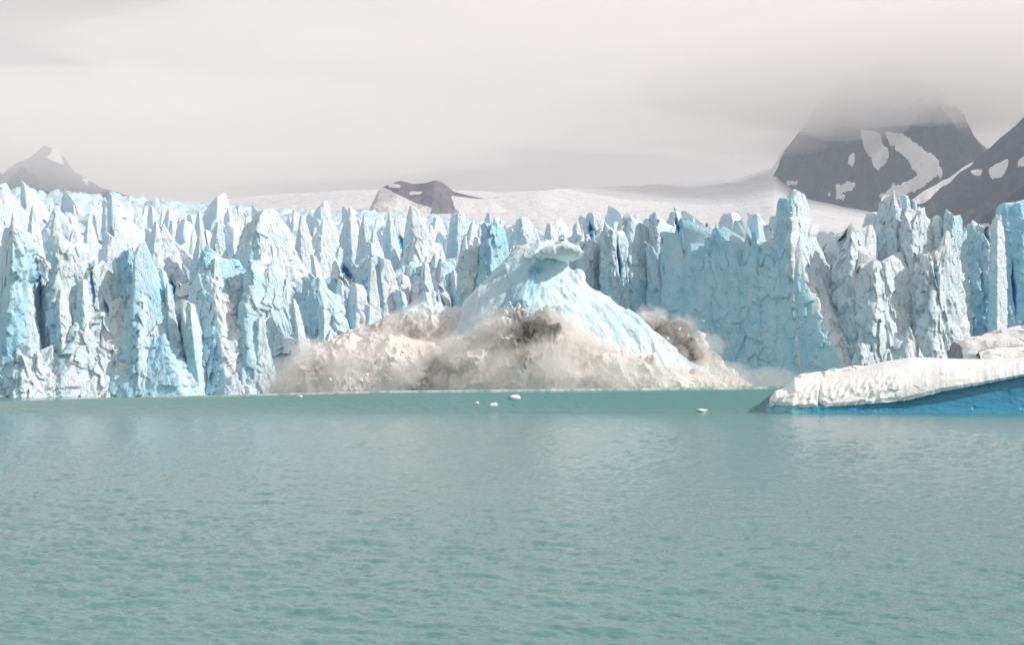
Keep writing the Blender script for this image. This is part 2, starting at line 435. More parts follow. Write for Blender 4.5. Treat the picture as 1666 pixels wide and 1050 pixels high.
def tower(name, xl, xr, D, yb, yt, xe=None, xa=None, a=38, b=38, depth=None, p=(.55, .55), e=(.1, .1), q=1.0, amp=1., crest=0., tint=(.45, .25), top_w=.5,
          seed=1, dirt=.3, k=22, tint_top=.05, res=1., flute=.45, pe=None, ee=None, mat=None, sh=0., rot=0.):
    """a block of ice: base from pixel columns xl..xr at distance D, facets meeting at a front edge xe, apex above column xa"""
    u = U(D); xc = (xl + xr) / 2; w = (xr - xl) * u / 2
    xe = xc if xe is None else xe; xa = xc if xa is None else xa
    dep = w * .9 if depth is None else depth
    z0 = PZ(yb, D) if yb is not None else -2.0
    z1 = PZ(yt, D); H = z1 - z0
    cxw, cyw = PX(xc, D), D + dep
    ar, br = math.radians(a), math.radians(b)
    ex = (xe - xc) * u
    dL = -math.sin(ar) * ex + math.cos(ar) * dep; dR = math.sin(br) * ex + math.cos(br) * dep
    dL = max(dL, .12 * w); dR = max(dR, .12 * w)
    pe = p if pe is None else pe; ee = e if ee is None else ee
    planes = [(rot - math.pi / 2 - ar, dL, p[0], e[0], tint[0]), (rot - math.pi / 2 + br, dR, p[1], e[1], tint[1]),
              (math.pi, w, pe[0], ee[0], tint[0]), (0, w, pe[1], ee[1], tint[1]), (math.pi / 2, dep, .6, .25, .3)]  # left facets bluer: fresh fracture ice, with their shade painted in too
    wp = (xr - xl); hp = max(10, H / u)
    nth = int(np.clip(wp * .95 * res, 14, 260)); nz = int(np.clip(hp * .62 * res, 9, 220))
    th = np.concatenate([np.linspace(-math.pi - .35, .35, nth), np.linspace(.35, math.pi - .35, max(4, nth // 6) + 2)[1:-1]])
    t = np.linspace(0, 1, nz)
    T, TH = np.meshgrid(t, th, indexing='ij')
    acc = 0; bestv = np.zeros_like(T); tn = np.zeros_like(T)
    for ph, d, pp, eee, tt in planes:
        dd = d * ((1 - T) ** pp * (1 - eee) + eee) + .03
        c = np.maximum(np.cos(TH - ph), 0) / dd
        acc = acc + c ** k
        m = c > bestv; bestv = np.where(m, c, bestv); tn = np.where(m, tt, tn)
    R = np.maximum(acc, 1e-200) ** (-1 / k)
    R = np.minimum(R, 3 * max(w, dep))
    lx = (xa - xc) * u * (1 - .5 * (e[0] + e[1]))
    X = cxw + lx * T ** q + R * np.cos(TH); Y = cyw + R * np.sin(TH) + .12 * dep * T; Z = z0 + H * T
    P = np.stack([X, Y, Z], -1)
    size = min(w, H * .5)
    g = np.clip(size / 9., .25, 1.25)
    fs = np.array([1, 1, .55])
    f1 = facets(P * fs / (4.6 * g) + seed, seed); f2 = facets(P * fs / (1.8 * g) + seed * 3, seed + 5)
    Ps = P.copy(); Ps[..., 0] = P[..., 0] + .22 * P[..., 2]
    wv = 1.1 - 2.4 * np.abs(gnoise(Ps * np.array([1, 1, .16]) / (3.4 * g) + 31, seed + 2)) - 2.0 * np.abs(gnoise(Ps * np.array([1, 1, .2]) / (1.25 * g) + 31, seed + 6))
    n1 = fbm(P / (9. * g) + 5, 4, seed + 3, .55)
    dsp = amp * g * (1.2 * f1 + .75 * f2 + flute * .5 * wv + .7 * n1)
    lim = np.clip(R / (size * .5 + .01), .12, 1)
    dsp = np.clip(dsp, -.45 * R, .6 * R + .5) * lim
    X = X + np.cos(TH) * dsp; Y = Y + np.sin(TH) * dsp
    Z = Z + (f1 * .5 + n1) * amp * g * .8 * T
    if crest:
        cn = fbm(np.stack([X / (5.5 * g), Y / (9. * g), X * 0 + seed], -1), 3, seed + 8, .6)
        Z = Z + 2.4 * crest * cn * T ** 3
    if sh: Z = Z + sh * (X - cxw) * np.clip(T, 0, 1) ** 2
    top = np.clip((T - top_w) / (1 - top_w + .01), 0, 1)
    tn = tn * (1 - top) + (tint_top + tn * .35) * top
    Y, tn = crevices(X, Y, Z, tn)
    nth2 = th.size
    V = np.concatenate([np.stack([X, Y, Z], -1).reshape(-1, 3), [[X[-1].mean(), Y[-1].mean(), Z[-1].mean() + .2]]])
    ci = len(V) - 1; base = (nz - 1) * nth2; j = np.arange(nth2)
    tris = np.stack([base + j, base + (j + 1) % nth2, np.full(nth2, ci)], -1)
    dv = np.full(T.shape, dirt)
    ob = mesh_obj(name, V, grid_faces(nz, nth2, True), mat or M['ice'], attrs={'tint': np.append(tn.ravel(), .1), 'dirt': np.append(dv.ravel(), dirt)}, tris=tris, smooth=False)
    return place(ob)

# underlying ice surface, rising away from the front
def ice_ground(X, D):
    px = X / D * F + HX
    z_front = np.interp(px, [-400, 150, 420, 600, 760, 850, 1000, 1250, 1320, 1700, 2200], [34, 34, 37, 33, 36, 44, 46, 48, 46, 44, 44])
    z_back = np.interp(px, [-400, 0, 250, 500, 800, 1000, 1250, 1400, 2200], [86, 84, 80, 76, 73, 71, 70, 64, 64])
    s = np.clip((D - 520) / 250., 0, 1.6)
    return z_front + (z_back - z_front) * s
def ice_sheet():
    xs = np.linspace(-420, 420, 420); ys = np.linspace(546, 1000, 190)
    X, Y = np.meshgrid(xs, ys)
    P = np.stack([X, Y, X * 0], -1)
    Z = ice_ground(X, Y) - 4 + fbm(P / 16., 4, 71, .55, 'ridge') * 7 + facets(P / 7., 73) * 3.5
    Z[0] = -3
    o = mesh_obj('ice_surface', np.stack([X, Y, Z], -1), grid_faces(*X.shape), M['ice'], attrs={'tint': np.full(X.size, .3), 'dirt': np.full(X.size, .8)})
    place(o)
ice_sheet()

# the broken cliff itself, cut into segments along its big crevasses
CLIFF_D = ([-700, 0, 150, 300, 420, 540, 600, 780, 860, 960, 1060, 1200, 1330, 1420, 1500, 1620, 1700, 2400], [515, 514, 512, 512, 512, 514, 524, 530, 536, 540, 541, 536, 512, 500, 497, 508, 508, 515])
CLIFF_Y = ([-700, 0, 60, 160, 240, 330, 430, 520, 580, 660, 780, 860, 960, 1060, 1200, 1300, 1400, 1450, 1560, 1610, 1666, 2400], [420, 400, 420, 430, 465, 450, 440, 450, 440, 430, 405, 385, 385, 385, 380, 350, 385, 355, 370, 385, 350, 360])
def cliff_segment(xl, xr, seed, tint, amp=1.):
    D0 = float(np.interp((xl + xr) / 2, *CLIFF_D)); n = int((xr - xl) * .95); nz = 190
    px = np.linspace(xl, xr, n); t = np.linspace(0, 1, nz)
    T, PXX = np.meshgrid(t, px, indexing='ij')
    Dd = np.interp(PXX, *CLIFF_D); zt = PZ(np.interp(PXX, *CLIFF_Y), Dd)
    edge = np.minimum(PXX - xl, xr - PXX) * U(D0)
    Z = -2 + (zt + 2) * T; X = PX(PXX, D0)
    back = 16 * T ** 1.6
    P = np.stack([X, Dd * 1.0, Z], -1)
    q = P + 2.5 * np.stack([gnoise(P / 7., seed + i) for i in range(3)], -1)
    big = facets(q / np.array([13., 22., 12.]) + seed, seed); mid = facets(q / np.array([4.2, 9., 7.]), seed + 1); sm = facets(P / np.array([1.7, 4., 2.4]), seed + 2)
    d = amp * (6.5 * big + 2.1 * mid + .55 * sm + 3.0 * fbm(P / np.array([12., 12., 22.]), 4, seed + 3)) + 5 * np.clip(1 - edge / 2.5, 0, 1) ** 2
    Y = Dd + back + d
    Z = Z + (mid * 1.5 + 3.0 * fbm(np.stack([X / 5., Y / 8., X * 0], -1), 3, seed + 5)) * T ** 2
    tn = tint + .22 * big + .12 * mid - .25 * np.clip((T - .6) / .4, 0, 1)
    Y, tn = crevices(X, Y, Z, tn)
    # closed at the back so that it is a block, not a sheet
    bY = np.stack([np.full(n, D0 + 46.), np.full(n, D0 + 46.)]); bX = np.stack([X[-1], X[0]]); bZ = np.stack([Z[-1] - 3, np.full(n, -2.0)])
    X = np.concatenate([X, bX]); Y = np.concatenate([Y, bY]); Z = np.concatenate([Z, bZ]); tn = np.concatenate([tn, tn[:2] * 0 + .2])
    place(mesh_obj('ice_cliff', np.stack([X, Y, Z], -1), grid_faces(nz + 2, n), M['ice'], attrs={'tint': tn, 'dirt': np.full(X.shape, .45)}, smooth=False))
cuts = [-260, -90, 20, 66, 150, 245, 335, 410, 500, 575, 660, 735, 800, 880, 960, 1030, 1100, 1190, 1290, 1390, 1460, 1530, 1600, 1640, 1720, 1860]
for i, (a_, b_) in enumerate(zip(cuts[:-1], cuts[1:])):
    cliff_segment(a_, b_ + 1.5, 900 + i * 11, .42 if b_ < 1380 else .18)

# front buttresses: xl, xr, top row, edge column, apex column, distance, left/right facet angles, ...
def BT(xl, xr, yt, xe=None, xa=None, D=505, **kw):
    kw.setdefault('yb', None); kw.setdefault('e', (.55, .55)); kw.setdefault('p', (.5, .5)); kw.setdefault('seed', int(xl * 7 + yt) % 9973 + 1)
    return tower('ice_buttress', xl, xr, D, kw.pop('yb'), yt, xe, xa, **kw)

# left end
BT(-90, 24, 368, 14, 6, 500, a=55, b=15, e=(.2, .3), p=(.8, .3), tint=(.5, .55), crest=1, flute=.4)
BT(12, 72, 392, 20, 18, 503, a=60, b=20, e=(.1, .05), p=(.4, .75), tint=(.6, .15), amp=.6)
BT(20, 66, 560, 50, 44, 500, a=20, b=40, tint=(.5, .4), e=(.5, .3), amp=.7)
BT(66, 172, 396, 84, 104, 506, a=62, b=28, sh=-.3, e=(.5, .4), p=(.4, .5), tint=(.5, .12), crest=3, dirt=.9)
BT(128, 190, 432, 140, 150, 509, a=50, b=35, sh=-.4, e=(.4, .3), tint=(.5, .15), crest=3)
BT(155, 240, 410, 215, 195, 512, a=35, b=50, sh=.4, e=(.4, .35), tint=(.55, .3), crest=2, tint_top=.4)
BT(206, 284, 390, 220, 224, 505, a=50, b=30, yb=580, e=(.05, .02), p=(.5, .8), tint=(.45, .5), amp=.5)
BT(70, 285, 480, 100, 150, 497, a=40, b=22, e=(.35, .2), p=(.7, .9), tint=(.35, .12), crest=4, amp=1.2, dirt=.4)
BT(-60, 130, 575, 40, 30, 492, a=30, b=30, e=(.6, .4), p=(.8, .9), tint=(.35, .15), crest=6, amp=1.3)
BT(130, 330, 540, 300, 235, 494, a=18, b=40, e=(.3, .2), p=(.9, .9), tint=(.5, .3), crest=3, amp=.7, tint_top=.3)
BT(165, 310, 466, 225, 225, 500, a=36, b=38, sh=-.4, e=(.3, .15), p=(.7, .7), tint=(.45, .2), crest=3)
BT(235, 430, 436, 372, 322, 500, a=32, b=24, e=(.12, .1), p=(.75, .8), tint=(.52, .12), crest=2, q=.8)
BT(295, 450, 432, 335, 345, 508, a=42, b=30, sh=-.5, e=(.4, .25), p=(.6, .6), tint=(.5, .2), crest=3, tint_top=.4)
BT(380, 545, 445, 408, 430, 503, a=50, b=26, sh=-.45, e=(.5, .2), p=(.6, .9), tint=(.5, .32), crest=3, amp=.9, tint_top=.15, flute=.8)
BT(470, 590, 462, 540, 515, 506, a=30, b=45, sh=-.5, e=(.4, .25), p=(.6, .6), tint=(.55, .25), crest=4, tint_top=.2)
BT(440, 570, 560, 520, 490, 500, a=24, b=35, e=(.3, .2), p=(.8, .8), tint=(.45, .2), crest=3)
BT(555, 710, 432, 630, 605, 520, a=32, b=40, sh=-.4, e=(.45, .3), p=(.6, .5), tint=(.62, .4), crest=4, tint_top=.15)
BT(600, 800, 418, 720, 690, 526, a=28, b=40, sh=.25, e=(.5, .45), p=(.6, .5), tint=(.62, .4), crest=4)
BT(735, 800, 405, 760, 765, 518, a=40, b=25, e=(.5, .4), p=(.5, .6), tint=(.5, .2), crest=2)
BT(765, 850, 362, 800, 806, 514, a=35, b=35, e=(.4, .3), p=(.5, .7), tint=(.52, .4), crest=3, tint_top=.4)
BT(640, 760, 478, 700, 690, 512, a=35, b=25, e=(.25, .2), p=(.8, .8), tint=(.4, .2), crest=2)
BT(800, 970, 395, 930, 880, 534, a=30, b=30, e=(.7, .6), tint=(.5, .45), crest=4)
# ribs left of the calving scar
BT(895, 1015, 385, 955, 950, 536, a=30, b=40, sh=.4, e=(.7, .5), tint=(.5, .3), crest=4)
BT(975, 1050, 375, 1000, 1004, 531, a=52, b=32, sh=-.5, e=(.5, .3), tint=(.55, .3), crest=3, flute=.8)
BT(1015, 1120, 372, 1040, 1040, 533, a=45, b=34, sh=-.6, e=(.5, .2), p=(.5, .7), tint=(.5, .4), crest=3)
BT(1060, 1170, 376, 1085, 1085, 530, a=45, b=36, sh=-.5, e=(.5, .2), p=(.5, .7), tint=(.5, .38), crest=3)
BT(1110, 1200, 385, 1130, 1140, 526, a=40, b=26, e=(.6, .4), tint=(.5, .4), crest=3)
# the broad calving scar and its sunlit right edge
BT(1095, 1440, 380, 1408, None, 484, a=30, b=40, e=(.97, .45), p=(1, 1), tint=(.52, .1), crest=9, amp=.5, flute=.9, depth=36, tint_top=.4, top_w=.85, ee=(.97, .45))
BT(1265, 1318, 322, 1300, 1284, 500, a=20, b=55, e=(.6, .4), p=(.4, .4), tint=(.5, .3), crest=1, amp=.4, tint_top=.4)
BT(1290, 1420, 308, 1306, 1312, 494, a=66, b=34, e=(.15, .06), p=(.4, .75), tint=(.4, .05), crest=2.5, amp=.9, dirt=.7, flute=.8)
BT(1370, 1480, 372, 1395, 1398, 490, a=55, b=38, e=(.5, .4), p=(.6, .7), tint=(.35, .05), crest=4, flute=.8)
BT(1420, 1500, 322, 1466, 1462, 500, a=40, b=40, e=(.4, .3), p=(.5, .6), tint=(.35, .08), crest=5, flute=.8)
BT(1475, 1560, 335, 1490, 1500, 494, a=50, b=36, e=(.45, .4), p=(.5, .6), tint=(.3, .05), crest=5, flute=.8)
BT(1400, 1540, 430, 1430, 1430, 484, a=50, b=34, e=(.6, .5), p=(.5, .6), tint=(.3, .05), crest=5, flute=.8)
BT(1495, 1605, 400, 1520, 1535, 486, a=50, b=34, e=(.55, .5), p=(.5, .6), tint=(.3, .06), crest=5, flute=.8)
BT(1530, 1600, 345, 1552, 1562, 494, a=44, b=36, e=(.3, .25), p=(.5, .6), tint=(.3, .1), crest=3, tint_top=.3, flute=.8)
BT(1570, 1640, 365, 1618, 1604, 502, a=22, b=40, e=(.6, .5), p=(.4, .5), tint=(.62, .2), crest=3)
BT(1612, 1648, 358, 1622, 1630, 494, a=60, b=36, e=(.5, .4), p=(.4, .5), tint=(.5, .05), crest=2, flute=.8, amp=.6)
BT(1632, 1720, 326, 1690, 1655, 500, a=20, b=40, e=(.45, .4), p=(.45, .5), tint=(.6, .4), crest=1, amp=.5, tint_top=.45)
BT(1385, 1450, 560, 1405, 1410, 482, a=50, b=20, e=(.3, .2), p=(.7, .7), tint=(.4, .05), crest=2)
BT(1430, 1605, 540, 1480, 1510, 482, a=40, b=32, e=(.7, .6), p=(.6, .7), tint=(.3, .08), crest=3, flute=.8)
BT(1690, 1900, 345, 1720, 1760, 500, a=50, b=20, e=(.6, .6), tint=(.4, .2), crest=5)
BT(-330, -70, 380, -200, -180, 505, a=40, b=30, e=(.6, .6), tint=(.5, .2), crest=6)

# named seracs behind the edge
def SR(xl, xr, yb, yt, xe=None, xa=None, D=540, **kw):
    kw.setdefault('e', (.05, .04)); kw.setdefault('p', (.75, .85)); kw.setdefault('seed', int(xl * 5 + yt * 3) % 9973 + 1)
    yb += 45; kw.setdefault('tint', (.38, .1)); kw.setdefault('amp', .6); kw.setdefault('dirt', .7); kw.setdefault('res', 1.1)
    return tower('serac', xl, xr, D, yb, yt, xe, xa, **kw)
SR(352, 522, 500, 331, 424, 427, 520, a=42, b=28, p=(.4, .8), e=(.06, .05), tint=(.38, .05), amp=.7, dirt=.5)
SR(334, 376, 470, 362, 358, 352, 545, a=40, b=40, p=(.6, .8), tint=(.4, .1))
SR(640, 738, 440, 330, 676, 666, 545, a=45, b=16, p=(.85, .75), tint=(.3, .05), flute=.8, dirt=1.)
SR(540, 600, 400, 334, 575, 567, 570, a=30, b=35, tint=(.35, .1))
SR(575, 612, 400, 348, 598, 590, 560, a=30, b=30)
SR(615, 660, 410, 342, 640, 632, 575, a=30, b=30, tint=(.45, .2))
SR(474, 515, 400, 346, 490, 488, 560, a=40, b=25)
SR(500, 560, 430, 365, 520, 522, 545, a=40, b=25)
SR(590, 640, 440, 372, 610, 606, 540, a=40, b=25)
SR(60, 110, 440, 345, 82, 84, 540, a=40, b=22); SR(92, 150, 450, 368, 110, 112, 530, a=45, b=20, dirt=1.)
SR(205, 262, 450, 358, 240, 248, 535, a=35, b=22, p=(.85, .7)); SR(240, 310, 440, 365, 262, 258, 545, a=40, b=18)
SR(300, 345, 440, 372, 322, 322, 540, a=40, b=30); SR(325, 372, 445, 358, 345, 352, 532, a=40, b=18, p=(.6, .6))
SR(30, 70, 400, 332, 50, 48, 575); SR(0, 45, 410, 345, 20, 15, 560); SR(120, 170, 430, 352, 140, 138, 560)
SR(725, 765, 380, 346, 745, 745, 590, tint=(.5, .3), e=(.5, .5)); SR(745, 785, 390, 356, 760, 770, 580)
SR(780, 812, 385, 345, 800, 795, 560, tint=(.5, .4), e=(.2, .2))
SR(830, 900, 400, 350, 862, 852, 550, a=30, b=30, tint=(.5, .2), e=(.2, .1), p=(.5, .7)); SR(880, 925, 400, 362, 905, 895, 545, e=(.2, .1))
SR(925, 960, 400, 362, 942, 938, 540, tint=(.3, .1), e=(.2, .2)); SR(945, 1000, 405, 343, 975, 966, 545, a=30, b=25, p=(.5, .6), e=(.3, .2), tint=(.5, .15))
SR(995, 1045, 400, 350, 1012, 1015, 550, a=45, b=20, e=(.2, .1), tint=(.4, .15)); SR(1035, 1075, 395, 354, 1055, 1058, 555, e=(.3, .3), tint=(.4, .3))
SR(1075, 1132, 395, 341, 1112, 1103, 550, a=25, b=35, e=(.2, .1), p=(.5, .6), tint=(.42, .2)); SR(1110, 1150, 400, 352, 1130, 1130, 545, tint=(.3, .1))
SR(1130, 1180, 400, 375, 1150, 1155, 535, tint=(.5, .3)); SR(1168, 1222, 395, 344, 1195, 1192, 545, e=(.4, .3), p=(.5, .5), tint=(.4, .15))
SR(1215, 1252, 400, 346, 1236, 1234, 530, e=(.3, .2), p=(.45, .5), tint=(.5, .4), amp=.4); SR(1245, 1282, 400, 350, 1262, 1268, 540, e=(.5, .4), tint=(.45, .3))
SR(1400, 1440, 385, 344, 1425, 1425, 515, e=(.3, .3), p=(.5, .5), tint=(.3, .2)); SR(1432, 1470, 385, 330, 1455, 1452, 512, e=(.4, .3), p=(.5, .5), tint=(.35, .2), tint_top=.3)
SR(1462, 1488, 370, 317, 1478, 1474, 506, e=(.5, .4), p=(.4, .4), tint=(.45, .3), tint_top=.4, amp=.4)
SR(1482, 1516, 385, 326, 1498, 1493, 502, a=40, b=25, p=(.8, .9), tint=(.3, .05)); SR(1515, 1548, 385, 350, 1532, 1530, 500, e=(.3, .2), p=(.5, .6))

# tilted blades standing in tiers on the broken edge, left and middle
rng = random.Random(31)
for i in range(55):
    px = -40 + (i + rng.random()) * 860 / 46 if i < 46 else 905 + (i - 46 + rng.random()) * 25
    dd = rng.uniform(0, 1)
    Dd = float(np.interp(px, *CLIFF_D)) - 11 + 14 * dd
    w_ = rng.uniform(34, 86); yt = 505 - 85 * dd + rng.uniform(-25, 30) - (25 if px > 560 else 0)
    if px > 850: yt = rng.uniform(378, 425)
    if 350 < px < 520: yt = max(yt, 462)
    if 640 < px < 740: yt = max(yt, 425)
    left = rng.random() < .65
    SR(px - w_ / 2, px + w_ / 2, yt + 112, yt, px + rng.uniform(-.2, .2) * w_, px + (rng.uniform(-.55, 0) if left else rng.uniform(0, .4)) * w_, Dd, a=rng.uniform(40, 68), b=rng.uniform(28, 52),
       p=(rng.uniform(.45, .8), rng.uniform(.8, 1.2)) if left else (rng.uniform(.8, 1.2), rng.uniform(.5, .8)), e=(rng.uniform(.03, .3), rng.uniform(.03, .2)), sh=rng.uniform(-.6, .2), rot=rng.uniform(-.35, .35),
       depth=w_ * .2 * rng.uniform(.3, .55), tint=(rng.uniform(.4, .62), rng.uniform(.05, .3)), amp=rng.uniform(.5, .9), seed=4000 + i * 13, res=.9)

# the wider field of seracs
rng = random.Random(5)
count = 0; D = 548.0; row_i = 0
far = []
while D < 800:
    step = 11 + (D - 548) * .06
    n = int(1900 / (44 * (560 / D) ** .6))
    for i in range(n):
        px = -110 + (i + rng.random() * .9) * 1900 / n
        if px > 1290 and D > 560: continue
        if px > 820 and D > 680: continue
        X = PX(px, D); gz = float(ice_ground(np.array(X), np.array(D)))
        wpx = (36 + 100 * rng.random() ** 1.8) * (560 / D); hm = (2.0 + 11 * rng.random() ** 1.4) * (.75 + wpx / 150.) * (1.0 if px < 850 else .7)
        if px > 1290: hm *= .5
        zt = gz + hm; yt = HY - (zt - CAMZ) * F / D; yb = HY - (gz - 16 - CAMZ) * F / D
        lim = np.interp(px, [-200, 0, 180, 250, 420, 520, 800, 850, 1250, 1300, 1800], [322, 322, 326, 334, 338, 348, 352, 356, 356, 330, 340])
        if yt < lim: yt = lim + rng.uniform(0, 8)
        kind = rng.random()
        if kind < .4:      # leaning blade: steep shaded side, long sunlit side
            lean = rng.uniform(-.5, .05); p_ = (rng.uniform(.6, 1.0), rng.uniform(.95, 1.4)); e_ = (rng.uniform(.02, .12), rng.uniform(.02, .1)); sh_ = 0
        elif kind < .6:   # blade leaning the other way
            lean = rng.uniform(.05, .45); p_ = (rng.uniform(.85, 1.3), rng.uniform(.45, .8)); e_ = (rng.uniform(.02, .15), rng.uniform(.02, .12)); sh_ = 0
        else:              # slanted block
            lean = rng.uniform(-.4, .3); p_ = (rng.uniform(.4, .9), rng.uniform(.4, .9)); e_ = (rng.uniform(.2, .6), rng.uniform(.2, .5)); sh_ = rng.choice((-1, -1, 1)) * rng.uniform(.4, 1.3)
        args = dict(xl=px - wpx / 2, xr=px + wpx / 2, D=D + rng.uniform(-4, 4), yb=yb, yt=yt, xe=px + rng.uniform(-.3, .3) * wpx, xa=px + lean * wpx,
                    a=rng.uniform(38, 70), b=rng.uniform(22, 52), p=p_, e=e_, sh=sh_, depth=wpx * U(D) * rng.uniform(.22, .5),
                    rot=rng.uniform(-.5, .5), amp=rng.uniform(.3, .65), tint=(rng.uniform(.3, .55), rng.uniform(.02, .2)), seed=rng.randrange(1, 9000), dirt=rng.uniform(.4, 1.1), res=.85)
        far.append(args)
    D += step
far.sort(key=lambda r: -(r['xr'] - r['xl']))
rest = []
for i, r in enumerate(far):
    o = tower('serac', **r)
    if i >= 200: rest.append(o)
if rest:                                                  # the smallest, far ones: one mass
    Vs, Fs, Ts, Ds, off = [], [], [], [], 0
    for o in rest:
        me = o.data; n = len(me.vertices); v = np.empty(n * 3, np.float32); me.vertices.foreach_get('co', v)
        a = np.empty(n, np.float32); me.attributes['tint'].data.foreach_get('value', a); Ts.append(a)
        a = np.empty(n, np.float32); me.attributes['dirt'].data.foreach_get('value', a); Ds.append(a)
        me.calc_loop_triangles(); f = np.empty(len(me.loop_triangles) * 3, np.int32); me.loop_triangles.foreach_get('vertices', f)
        Vs.append(v.reshape(-1, 3)); Fs.append(f.reshape(-1, 3) + off); off += n
        bpy.data.objects.remove(o); bpy.data.meshes.remove(me)
    o = mesh_obj('far_seracs', np.concatenate(Vs), np.zeros((0, 4), np.int32), M['ice'], attrs={'tint': np.concatenate(Ts), 'dirt': np.concatenate(Ds)}, tris=np.concatenate(Fs))
    place(o); o['kind'] = 'stuff'
print('seracs', len(far))

# ---------------------------------------------------------------- mounds: lofts along a ridge outline
def mound(name, outline, D, depth, mat, m=1.4, nx=None, na=90, disp=None, dirt=None, tint=None, zb=-2.0, flat=False, seed=1, back=.8, skew=0.0, shut=False):
    """outline: ridge line as (column, row) at distance D; sections fall forward by depth*height"""
    ox = np.array([p[0] for p in outline], float); oy = np.array([p[1] for p in outline], float)
    nx = nx or int((ox[-1] - ox[0]) * .85)
    px = np.linspace(ox[0], ox[-1], nx)
    zt = PZ(np.interp(px, ox, oy), D)
    ker = np.hanning(7); ker /= ker.sum(); zt = np.convolve(np.pad(zt, 3, 'edge'), ker, 'valid')
    zb_ = zb if np.isscalar(zb) else PZ(np.interp(px, [p[0] for p in zb], [p[1] for p in zb]), D)
    h = np.maximum(zt - zb_, .3)
    aa = np.concatenate([np.linspace(0, math.pi / 2, na), np.linspace(math.pi / 2, math.pi, na // 3)[1:]])
    ca = np.cos(aa); sa = np.sin(aa)
    cy_ = np.sign(ca) * np.abs(ca) ** (2 / m); sz = np.abs(sa) ** (2 / m)
    hs = np.maximum(h, h.max() * .25)
    dd = np.where(ca > 0, depth, depth * back)
    Y = D - (hs[None, :] * (dd * cy_)[:, None]); Z = (zb_ + 0 * h)[None, :] + h[None, :] * sz[:, None]
    X = PX(px, D)[None, :] + 0 * Y + skew * cy_[:, None] * hs[None, :]
    P = np.stack([X, Y, Z], -1)
    dy = np.gradient(P, axis=0); dx = np.gradient(P, axis=1)
    N = np.cross(dx, dy); N /= np.linalg.norm(N, axis=-1, keepdims=True) + 1e-9
    N = np.where((N[..., 1:2] > 0) & (ca[:, None, None] > .2), -N, N)
    N = np.where((N[..., 2:3] < 0), -N, N)
    if disp is not None:
        P = P + N * disp(P)[..., None]
    pxx = P[..., 0] / P[..., 1] * F + HX; pyy = HY - (P[..., 2] - CAMZ) / P[..., 1] * F
    at = {'dirt': dirt(P, pxx, pyy) if callable(dirt) else np.full(Y.shape, dirt or 0.), 'tint': tint(P, pxx, pyy) if callable(tint) else np.full(Y.shape, tint or 0.)}
    if shut:                                              # closed volume: floor and ends
        r_, c_ = Y.shape; Fq = grid_faces(r_, c_); Vv = P.reshape(-1, 3)
        fl = np.stack([np.arange(c_ - 1), (r_ - 1) * c_ + np.arange(c_ - 1), (r_ - 1) * c_ + np.arange(1, c_), np.arange(1, c_)], -1)
        e1, e2 = len(Vv), len(Vv) + 1; Vv = np.concatenate([Vv, [Vv[::c_].mean(0)], [Vv[c_ - 1::c_].mean(0)]])
        a_ = np.arange(r_); b_ = (a_ + 1) % r_
        t_ = np.concatenate([np.stack([a_ * c_, b_ * c_, np.full(r_, e1)], -1), np.stack([b_ * c_ + c_ - 1, a_ * c_ + c_ - 1, np.full(r_, e2)], -1)])
        ob = mesh_obj(name, Vv, np.concatenate([Fq, fl]), mat, tris=t_)
        import bmesh
        bm = bmesh.new(); bm.from_mesh(ob.data); bmesh.ops.recalc_face_normals(bm, faces=bm.faces[:]); bm.to_mesh(ob.data); bm.free()
        return ob
    return mesh_obj(name, P, grid_faces(*Y.shape), mat, attrs=at, smooth=not flat)

def blob(x, y, cx, cy, rx, ry):
    return np.exp(-(((x - cx) / rx) ** 2 + ((y - cy) / ry) ** 2))

# the collapsing ice mass in the middle
fall = tag(empty('collapsing_ice_mass', (PX(880, 462), 462, 0)), 'turquoise ice mass crashing down in the middle with an overhanging slab on top', 'ice fall')
def under(ob, par):
    ob.parent = par; ob.matrix_parent_inverse = Matrix.Translation(-par.location); return ob
def crown_disp(P):
    q = P.copy(); q[..., 0] = P[..., 0] + .55 * P[..., 2] * np.sign(P[..., 0] - PX(880, 460))
    return 1.7 * fbm(q * np.array([1 / 5., 1 / 5., 1 / 18.]), 4, 301, .55) + .6 * facets(P / np.array([5., 5., 14.]), 302) + .1 * facets(P / 1.6, 303) + 1.4 * fbm(P / 11., 3, 304)
def crown_tint(P, x, y):
    return np.clip(.30 + .42 * blob(x, y, 850, 465, 60, 55) + .5 * blob(x, y, 872, 440, 14, 10) + .25 * blob(x, y, 1010, 520, 60, 40), 0, 1)  # smallest blob paints the shade of the hole under the peak
under(mound('ice_crown', [(716, 575), (742, 530), (765, 488), (790, 450), (812, 430), (836, 411), (858, 399), (880, 390), (898, 394), (912, 416), (928, 438), (946, 446), (960, 464), (980, 476), (1004, 498), (1032, 514), (1056, 530), (1084, 556), (1122, 586), (1180, 618)],
            466, .46, M['crown'], 1.62, na=150, disp=crown_disp, dirt=lambda P, x, y: .4 + 1.2 * blob(x, y, 925, 490, 45, 24) + 1.6 * blob(x, y, 835, 506, 70, 10) + .6 * blob(x, y, 1000, 540, 60, 20), tint=crown_tint, flat=True, skew=-.12), fall)
